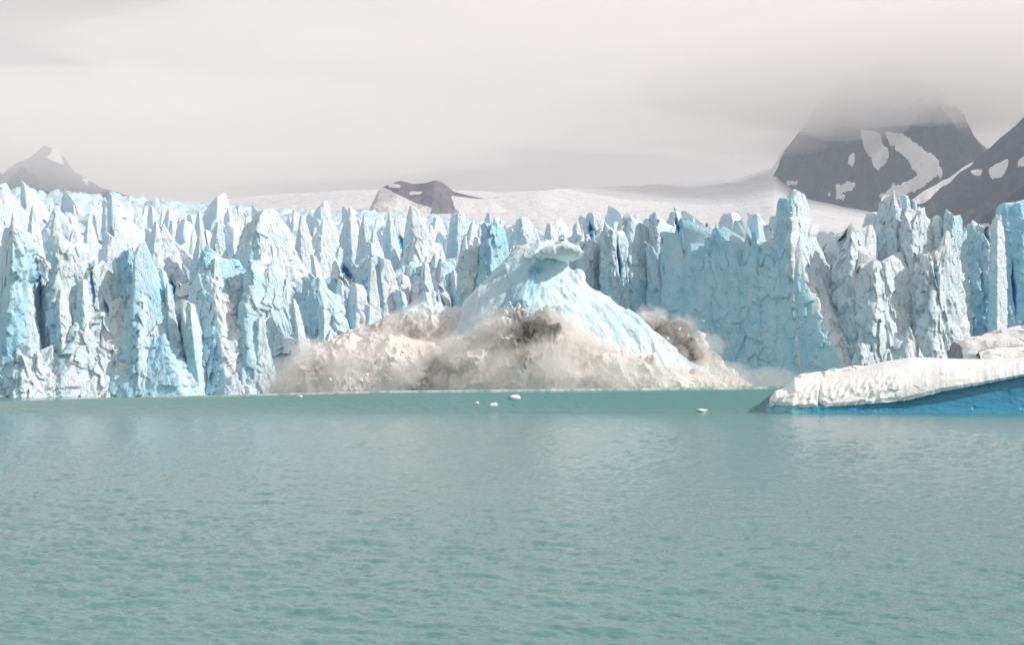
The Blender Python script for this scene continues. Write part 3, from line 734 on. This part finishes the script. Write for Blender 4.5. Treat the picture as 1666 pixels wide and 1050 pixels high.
# overhanging slab
def slab(name, pts, thick, D, depth, mat, tint, seed, parent, dirt=.2):
    """plate whose upper edge follows pts (column,row) left to right, hanging thick rows below"""
    ox = np.array([p[0] for p in pts], float); oy = np.array([p[1] for p in pts], float); tk = np.array(thick, float)
    n = 46; px = np.linspace(ox[0], ox[-1], n); top = np.interp(px, ox, oy); tt = np.interp(px, ox, tk)
    a = np.linspace(0, 2 * math.pi, 40, endpoint=False)
    rowc = top + tt / 2
    env = np.clip(np.minimum(np.arange(n), np.arange(n)[::-1]) / 4., .05, 1) ** .5
    Y = D - depth * env[None, :] * np.sign(np.cos(a))[:, None] * np.abs(np.cos(a))[:, None] ** .55
    row = rowc[None, :] - (tt / 2 * env)[None, :] * np.sign(np.sin(a))[:, None] * np.abs(np.sin(a))[:, None] ** .55
    X = PX(px, D)[None, :] + 0 * Y; Z = PZ(row, D)
    P = np.stack([X, Y, Z], -1); C = P.mean(0, keepdims=True)
    N = P - C; N /= np.linalg.norm(N, axis=-1, keepdims=True) + 1e-6
    P = P + N * (.5 * fbm(P / 4., 3, seed) + 1.2 * facets(P / 4.6, seed + 1))[..., None]
    Fc = grid_faces(40, n); wrap = np.stack([39 * n + np.arange(n - 1), 39 * n + np.arange(1, n), np.arange(1, n), np.arange(n - 1)], -1)
    Fc = np.concatenate([Fc, wrap])
    return under(mesh_obj(name, P, Fc, mat, attrs={'tint': np.full(Y.shape, tint), 'dirt': np.full(Y.shape, dirt)}, smooth=False), parent)
slab('overhanging_slab', [(872, 412), (888, 402), (904, 397), (924, 396), (940, 401), (949, 410)], [14, 20, 26, 27, 20, 4], 459, 8.5, M['crown'], .35, 311, fall)

# powder and rubble billowing round it
def billow(sc_, amp, seed):
    def f(P):
        w = P + 1.6 * np.stack([gnoise(P / 4., seed + i) for i in range(3)], -1)
        big = fbm(w / (sc_ * 1.3) * np.array([1, 1, .8]), 4, seed, .58, 'billow')
        var = .45 + 1.1 * np.clip(.5 + gnoise(P / 13., seed + 9), 0, 1)
        st = fbm(P * np.array([1 / 3.2, 1 / 3.2, 1 / 9.]), 3, seed + 5, .5)
        return amp * 1.7 * big * var + amp * .5 * st + amp * .10 * facets(P / 1.1, seed + 2)
    return f
dust = []
def dust_cloud(outline, D, depth, seed, label, dirt, tint=0., sc_=7., amp=2.4, m=1.5, na=110, flat=False, disp=None):
    o = mound('ice_dust', outline, D, depth, M['plume'], m, na=na, disp=disp or billow(sc_, amp, seed), dirt=dirt, tint=tint, flat=flat)
    tag(o, label, 'ice dust', kind='stuff'); dust.append(o)
    out2 = [(outline[0][0] - 7, outline[0][1])] + [(x_, y_ - 5) for x_, y_ in outline[1:-1]] + [(outline[-1][0] + 7, outline[-1][1])]
    w_ = mound('powder_veil', out2, D - .5, depth + .06, M['veil'], m, nx=int((outline[-1][0] - outline[0][0]) * .35), na=50, disp=billow(sc_ * 1.2, amp * 1.1, seed + 50), shut=True)
    tag(w_, 'soft powder veil around the ' + label, 'powder', kind='stuff')
    return o
dust_cloud([(436, 643), (455, 610), (480, 584), (510, 566), (560, 556), (610, 556), (650, 548), (690, 560), (730, 600)], 458, .8, 401,
           'low pale dust cloud rolling left of the collapsing ice', lambda P, x, y: .12 + .25 * blob(x, y, 520, 600, 40, 30), sc_=6., amp=1.9)
dust_cloud([(500, 580), (545, 552), (600, 530), (640, 512), (672, 499), (692, 493), (720, 500), (745, 503), (765, 512), (790, 560), (810, 600)], 470, .5, 411,
           'snowy rubble slope with bluish top behind the low dust', lambda P, x, y: .28 + .5 * blob(x, y, 660, 545, 40, 14) + .4 * blob(x, y, 600, 560, 60, 12),
           tint=lambda P, x, y: .75 * np.clip((522 - y) / 18, 0, 1) * np.clip((x - 640) / 30, 0, 1), sc_=5., amp=1.2)
dust_cloud([(630, 634), (662, 614), (700, 588), (738, 562), (774, 536), (806, 518), (840, 508), (872, 504), (900, 514), (935, 536), (975, 560), (1020, 580), (1070, 596), (1120, 610), (1165, 621), (1212, 631)], 452, .62, 421,
           'big dirty beige powder cloud bursting out below the ice crown', lambda P, x, y: .16 + .72 * blob(x, y, 858, 545, 48, 42) + .6 * blob(x, y, 730, 605, 70, 28) + .45 * blob(x, y, 920, 510, 50, 26) + .3 * blob(x, y, 690, 610, 40, 30) + .2 * blob(x, y, 1090, 590, 60, 14), sc_=6.5, amp=2.5, na=140)  # low left blobs paint the shaded side darker; the others are real dirt
dust_cloud([(1012, 548), (1026, 516), (1046, 508), (1064, 520), (1078, 514), (1094, 530), (1108, 524), (1122, 552), (1140, 544), (1150, 572), (1166, 580), (1182, 604), (1205, 620), (1225, 630)], 474, .5, 431,
           'dark brown ragged dust on the right shoulder of the collapse', lambda P, x, y: .34 + .9 * blob(x, y, 1070, 535, 45, 16) + .8 * blob(x, y, 1116, 575, 16, 40), sc_=3.2, amp=2.0)
dust_cloud([(880, 575), (930, 552), (980, 568), (1030, 584), (1080, 598), (1140, 614), (1200, 630)], 448, .5, 441,
           'cream powder sliding down the right flank of the collapse', lambda P, x, y: .10 + .35 * blob(x, y, 960, 560, 60, 20) + .3 * blob(x, y, 1060, 590, 50, 12), tint=lambda P, x, y: .35 * blob(x, y, 1050, 560, 50, 30), sc_=5., amp=1.6)

# loose chunks thrown out of the collapse
rng = random.Random(12)
def chunk_mesh(name, r, seed, mat, squash=(1, 1, 1), tint=.2, n=(9, 12), cut=0.3):
    th = np.linspace(0, 2 * math.pi, n[1], endpoint=False); ph = np.linspace(.12, math.pi - .12, n[0])
    PHI, TH = np.meshgrid(ph, th, indexing='ij')
    d = np.stack([np.sin(PHI) * np.cos(TH), np.sin(PHI) * np.sin(TH), np.cos(PHI)], -1)
    rr = 1 + cut * facets(d * 1.3 + seed, seed) + .25 * gnoise(d * 1.6 + seed, seed)
    P = d * rr[..., None] * r * np.array(squash)
    P = P.reshape(-1, 3); Vv = np.concatenate([P, [P[:n[1]].mean(0)], [P[-n[1]:].mean(0)]])
    j = np.arange(n[1]); t1 = np.stack([(j + 1) % n[1], j, np.full(n[1], len(P))], -1); bse = (n[0] - 1) * n[1]
    t2 = np.stack([bse + j, bse + (j + 1) % n[1], np.full(n[1], len(P) + 1)], -1)
    return mesh_obj(name, Vv, grid_faces(n[0], n[1], True), mat, attrs={'tint': np.full(len(Vv), tint), 'dirt': np.full(len(Vv), .4)}, tris=np.concatenate([t1, t2]), smooth=False)
protos = [chunk_mesh('ice_chunk', 1.0, 500 + i, M['berg_cap'], (1.1, .9, .8), .05 + .05 * i) for i in range(5)]
used = 0
for cx_, cy_, rx, ry, D_, n_, where in ((612, 616, 60, 9, 443, 14, 'at the left foot of the big dust cloud'), (655, 585, 26, 22, 444, 9, 'along the left edge of the big dust cloud'), (850, 500, 60, 8, 445, 14, 'where the ice crown meets the dust'),
                                 (1105, 546, 40, 20, 466, 7, 'in the brown dust of the right shoulder')):
    for i in range(n_):
        x, y = cx_ + rng.gauss(0, .5) * rx, cy_ + rng.gauss(0, .5) * ry
        o = protos[used] if used < 5 else protos[used % 5].copy()
        if used >= 5: col.objects.link(o)
        used += 1
        sz = rng.uniform(.18, .5); o.scale = (sz * 1.3, sz, sz * rng.uniform(.7, 1.3)); o.rotation_euler = (rng.random() * 6, rng.random() * 6, rng.random() * 6)
        D1 = D_ + rng.uniform(-2, 1); o.location = (PX(x, D1), D1, max(.2, PZ(min(y, 632), D1)))
        tag(o, 'small pale ice chunk tumbling ' + where, 'ice chunk', 'ice chunks ' + where)

# ---------------------------------------------------------------- the big iceberg on the right
BD = 301.0
berg = tag(empty('iceberg', (PX(1550, BD), BD + 12, 0)), 'low snow-topped iceberg with deep blue underside floating at the right', 'iceberg')
bx = np.array([1249, 1253, 1262, 1284, 1292, 1340, 1400, 1440, 1480, 1535, 1600, 1666, 1750, 1850, 1920, 1960], float)
btop = np.array([662, 648, 636, 628, 613, 608, 598, 588, 582, 583, 586, 582, 575, 590, 630, 664], float)
blip = np.interp(bx, [1249, 1262, 1290, 1360, 1478, 1494, 1560, 1666, 1800, 1960], [667, 659, 664, 662, 652, 643, 633, 612, 605, 665])
def berg_cap():
    n = 520; px = np.linspace(bx[0] + 3, bx[-1], n); top = np.interp(px, bx, btop); lip = np.interp(px, bx, blip)
    lip = lip + 1.5 * gnoise(np.stack([px / 9., px * 0, px * 0], -1), 7) + 1.0 * gnoise(np.stack([px / 3.5, px * 0, px * 0], -1), 8)
    lip = np.minimum(lip, 664); top = np.minimum(top, lip - 2)
    yy = np.array([5, 2.0, 0, -.3, .2, 1.6, 4.5, 10, 17, 26, 36.]); hh = np.array([-.02, -.02, -.01, .10, .30, .56, .80, .94, 1.0, .7, -.05])
    m = 150; sarr = np.linspace(0, 1, m); src = np.linspace(0, 1, 11)
    yv = np.interp(sarr, src, yy); hv = np.interp(sarr, src, hh)
    endk = np.clip((px - bx[0]) / 40, .12, 1) * np.clip((bx[-1] - px) / 60, .1, 1)
    Y = BD + 1 + yv[:, None] * endk[None, :] + 8 * (1 - endk)[None, :] * .3
    hr = hv[:, None]
    zl = PZ(lip, BD); zt = PZ(top, BD + 17 * endk)
    Z = zl[None, :] + (zt - zl)[None, :] * hr
    X = PX(px, BD)[None, :] * (1 + (Y - BD) / BD)
    P = np.stack([X, Y, Z], -1)
    q = P.copy(); q[..., 0] = P[..., 0] - .8 * P[..., 2]
    cups = np.abs(gnoise(q * np.array([1 / 1.25, 1 / 2.4, 1 / 1.7]), 41))
    wgt = np.clip((0.85 - hr) / .4, 0, 1) * np.clip((1500 - px) / 60, .18, 1)[None, :]
    dn = -cups * .85 * wgt + .7 * fbm(P / 7., 3, 43) + .3 * facets(P / np.array([4.2, 4.2, 2.6]), 44) * (.12 + .7 * wgt)
    crack = -2.2 * np.exp(-((px - 1334 - 4 * np.sin(0)) / 2.2) ** 2)[None, :] * np.clip(1 - hr, 0, 1)
    Y = Y - (dn + crack) * .8; Z = Z + dn * .4 * np.clip(hr + .2, 0, 1)
    t = np.where(hr < .05, .35, .08) + 0 * Y + np.clip((1300 - px) / 50, 0, 1)[None, :] * .4 * (hr < .5)
    under(mesh_obj('snow_cap', np.stack([X, Y, Z], -1), grid_faces(m, n), M['berg_cap'], attrs={'tint': t, 'dirt': np.full(Y.shape, .5)}), berg)
    # dense blue ice below the lip
    rows = 40; v = np.linspace(0, 1, rows)
    zt2 = zl + .5; z = -2.0 + (zt2 + 2.0)[None, :] * v[:, None]
    inset = 2.6 * np.sin(v * math.pi / 2)[:, None] ** 1.2 * np.clip((lip * 0 + (673 - lip)) / 20, .12, 1)[None, :]
    Yb = BD - .1 + inset + 8 * (1 - endk)[None, :] * .4
    Pb = np.stack([PX(px, BD)[None, :] + 0 * Yb, Yb, z], -1)
    Yb = Yb - .35 * fbm(Pb * np.array([.12, .5, .35]), 4, 51) - .12 * facets(Pb / np.array([3, 1.5, 1.2]), 52)
    back = np.stack([PX(px, BD), np.full(n, BD + 36.), np.full(n, -2.0)], -1)
    tb = np.clip((1330 - px) / 60, 0, 1)[None, :] * np.clip(v * 1.3, 0.2, 1)[:, None]
    under(mesh_obj('blue_base', np.stack([PX(px, BD)[None, :] + 0 * Yb, Yb, z], -1), grid_faces(rows, n), M['berg_blue'], attrs={'tint': tb}), berg)
berg_cap()
def berg_block(name, outline, D, depth, seed, zb, m=3.2, amp=.5):
    f = lambda P: amp * (1.0 * facets(P / np.array([4., 4., 1.6]), seed) + .8 * fbm(P / 4., 4, seed + 1))
    return under(mound(name, outline, D, depth, M['berg_cap'], m, na=60, disp=f, dirt=.9, tint=.06, zb=zb, flat=True, back=1.5), berg)
berg_block('ice_slab', [(1556, 560), (1562, 553), (1590, 548), (1620, 541), (1666, 531), (1720, 522), (1800, 530), (1860, 560)], 331, 1.1, 601, [(1556, 592), (1860, 592)])
berg_block('ice_slab', [(1590, 578), (1604, 570), (1640, 567), (1700, 560), (1780, 565), (1800, 580)], 324, 1.2, 607, [(1590, 598), (1800, 598)])
berg_block('ice_block', [(1292, 618), (1300, 610), (1330, 606), (1352, 604), (1362, 612)], 313, .9, 611, [(1292, 632), (1362, 632)], amp=.3)
berg_block('ice_block', [(1345, 606), (1356, 600), (1385, 597), (1410, 597), (1425, 602)], 318, .9, 615, [(1345, 622), (1425, 622)], amp=.3)

# ---------------------------------------------------------------- small floes
def surf(X, Y):
    w, _ = wave(np.array(X, float), np.array(Y, float)); return float(w)
def floe(px, py, wpx, hpx, label, seed):
    # the place on the wave where the sight line meets the water
    d = 40.0
    while d < 400 and PZ(py, d) > surf(PX(px, d), d) and d < CREST_D: d += .25
    o = chunk_mesh('ice_floe', 1.0, seed, M['berg_cap'], (1, 1, 1), .05, (10, 16), .22)
    u = U(d); o.scale = (wpx * u / 2, wpx * u / 2.4, hpx * u * .62); o.location = (PX(px, d), d, PZ(py, d) + .02)
    tag(o, label, 'ice floe', 'small floes in front of the collapse')
floe(838, 648, 19, 9, 'largest white floe riding the green wave below the collapse', 701)
floe(803, 660, 15, 6, 'flat white floe just left of and below the largest floe', 702)
floe(776, 657, 8, 4, 'tiny white floe at the left end of the floe row', 703)
floe(1143, 669, 17, 5, 'lone thin white floe between the wave and the big iceberg', 704)
floe(488, 646, 8, 4, 'tiny white floe on the wave crest under the left dust cloud', 705)

# ---------------------------------------------------------------- air: mist, cloud, haze
def flip(f): return np.asarray(f)[:, ::-1]
def puff(name, c, r, mat, seed, amp=.25, n=(40, 70), fs=1.4):
    th = np.linspace(0, 2 * math.pi, n[1], endpoint=False); ph = np.linspace(.03, math.pi - .03, n[0])
    PHI, TH = np.meshgrid(ph, th, indexing='ij')
    d = np.stack([np.sin(PHI) * np.cos(TH), np.sin(PHI) * np.sin(TH), np.cos(PHI)], -1)
    P = d * (1 + amp * fbm(d * fs + seed, 4, seed, .55))[..., None] * np.array(r) + np.array(c)
    P = P.reshape(-1, 3); V = np.concatenate([P, [P[:n[1]].mean(0)], [P[-n[1]:].mean(0)]])
    j = np.arange(n[1]); t1 = np.stack([(j + 1) % n[1], j, np.full(n[1], len(P))], -1); b = (n[0] - 1) * n[1]
    t2 = np.stack([b + j, b + (j + 1) % n[1], np.full(n[1], len(P) + 1)], -1)
    return mesh_obj(name, V, flip(grid_faces(n[0], n[1], True)), mat, tris=flip(np.concatenate([t1, t2])))
mm = vol_mat('mist', .055, (.95, .93, .91))
for (x, y, rx, ry, D_, sd, lab) in ((470, 618, 48, 40, 449, 801, 'thin pale mist at the left foot of the dust cloud'), (1250, 622, 52, 26, 470, 802, 'small pale mist puff left of the big iceberg'), (1160, 610, 60, 26, 452, 803, 'thin spray at the right foot of the collapse'), (850, 606, 240, 40, 436, 804, 'thin powder haze hanging in front of the big dust cloud')):
    tag(puff('mist', (PX(x, D_), D_, PZ(y, D_)), (rx * U(D_), 3 if rx > 100 else 8, ry * U(D_)), mm, sd), lab, 'mist', kind='stuff')
pm = vol_mat('spray', .09, (.985, .975, .965), 0.)
for n_, (x, y, r_, D_, lab) in enumerate(((500, 572, 4.5, 449, 'round puff at the upper left of the low dust cloud'), (560, 600, 5, 445, 'pale puff in front of the low dust cloud'), (662, 606, 4, 441, 'grey puff at the left corner of the big dust cloud'),
                            (735, 566, 4.5, 440, 'grey puff on the left slope of the big dust cloud'), (800, 522, 4, 442, 'grey puff at the top left of the big dust cloud'), (885, 512, 4, 442, 'beige puff at the very top of the big dust cloud'),
                            (955, 556, 4.5, 441, 'beige puff where the dust meets the ice flank'), (1062, 516, 3.4, 468, 'brown puff at the top of the right shoulder'), (1112, 532, 3.6, 467, 'brown puff jutting from the right shoulder'),
                            (1150, 562, 3.8, 466, 'brown puff low on the right shoulder'), (1010, 604, 5, 436, 'cream puff low on the right of the big dust cloud'),
                            (895, 586, 5.5, 434, 'cream puff in the middle of the big dust cloud'), (1085, 608, 4, 440, 'small cream puff near the right foot of the collapse'), (610, 566, 4, 447, 'pale puff on top of the low dust cloud'))):
    tag(puff('spray_puff', (PX(x, D_), D_, PZ(y, D_)), (r_ * 1.25, r_ * .8, r_), pm, 830 + n_, .85, (30, 48), 2.6), lab, 'spray', kind='stuff')
cm = vol_mat('cloud', .0012, (.998, .983, .970), .0)
tag(puff('cloud', (PX(1480, 4700), 4700, PZ(92, 4700)), (2400, 1100, 255), cm, 811, .3, (60, 120), 2.2), 'pale cloud swallowing the right hand summit', 'cloud', kind='stuff')
tag(puff('cloud', (PX(1480, 4500), 4500, PZ(116, 4500)), (820, 480, 160), vol_mat('thick_cloud', .0026, (.999, .985, .975), .0), 813, .3, (60, 120), 2.2), 'thicker cloud wrapped round the right hand peak', 'cloud', kind='stuff')
tag(puff('cloud', (PX(10, 5700), 5700, PZ(216, 5700)), (2000, 620, 200), cm, 815, .3, (60, 120), 2.2), 'pale cloud brushing the left hand summit', 'cloud', kind='stuff')

def haze_box():
    x0, x1, y0, y1, z0, z1 = -3700, 3700, -400, 7500, -3.0, 1500
    V = [(x, y, z) for z in (z0, z1) for y in (y0, y1) for x in (x0, x1)]
    Fq = [(0, 2, 3, 1), (4, 5, 7, 6), (0, 1, 5, 4), (2, 6, 7, 3), (0, 4, 6, 2), (1, 3, 7, 5)]
    o = mesh_obj('haze', V, Fq, vol_mat('haze_air', .00006, (.82, .90, 1.0), .2), smooth=False)
    tag(o, kind='stuff')
haze_box()
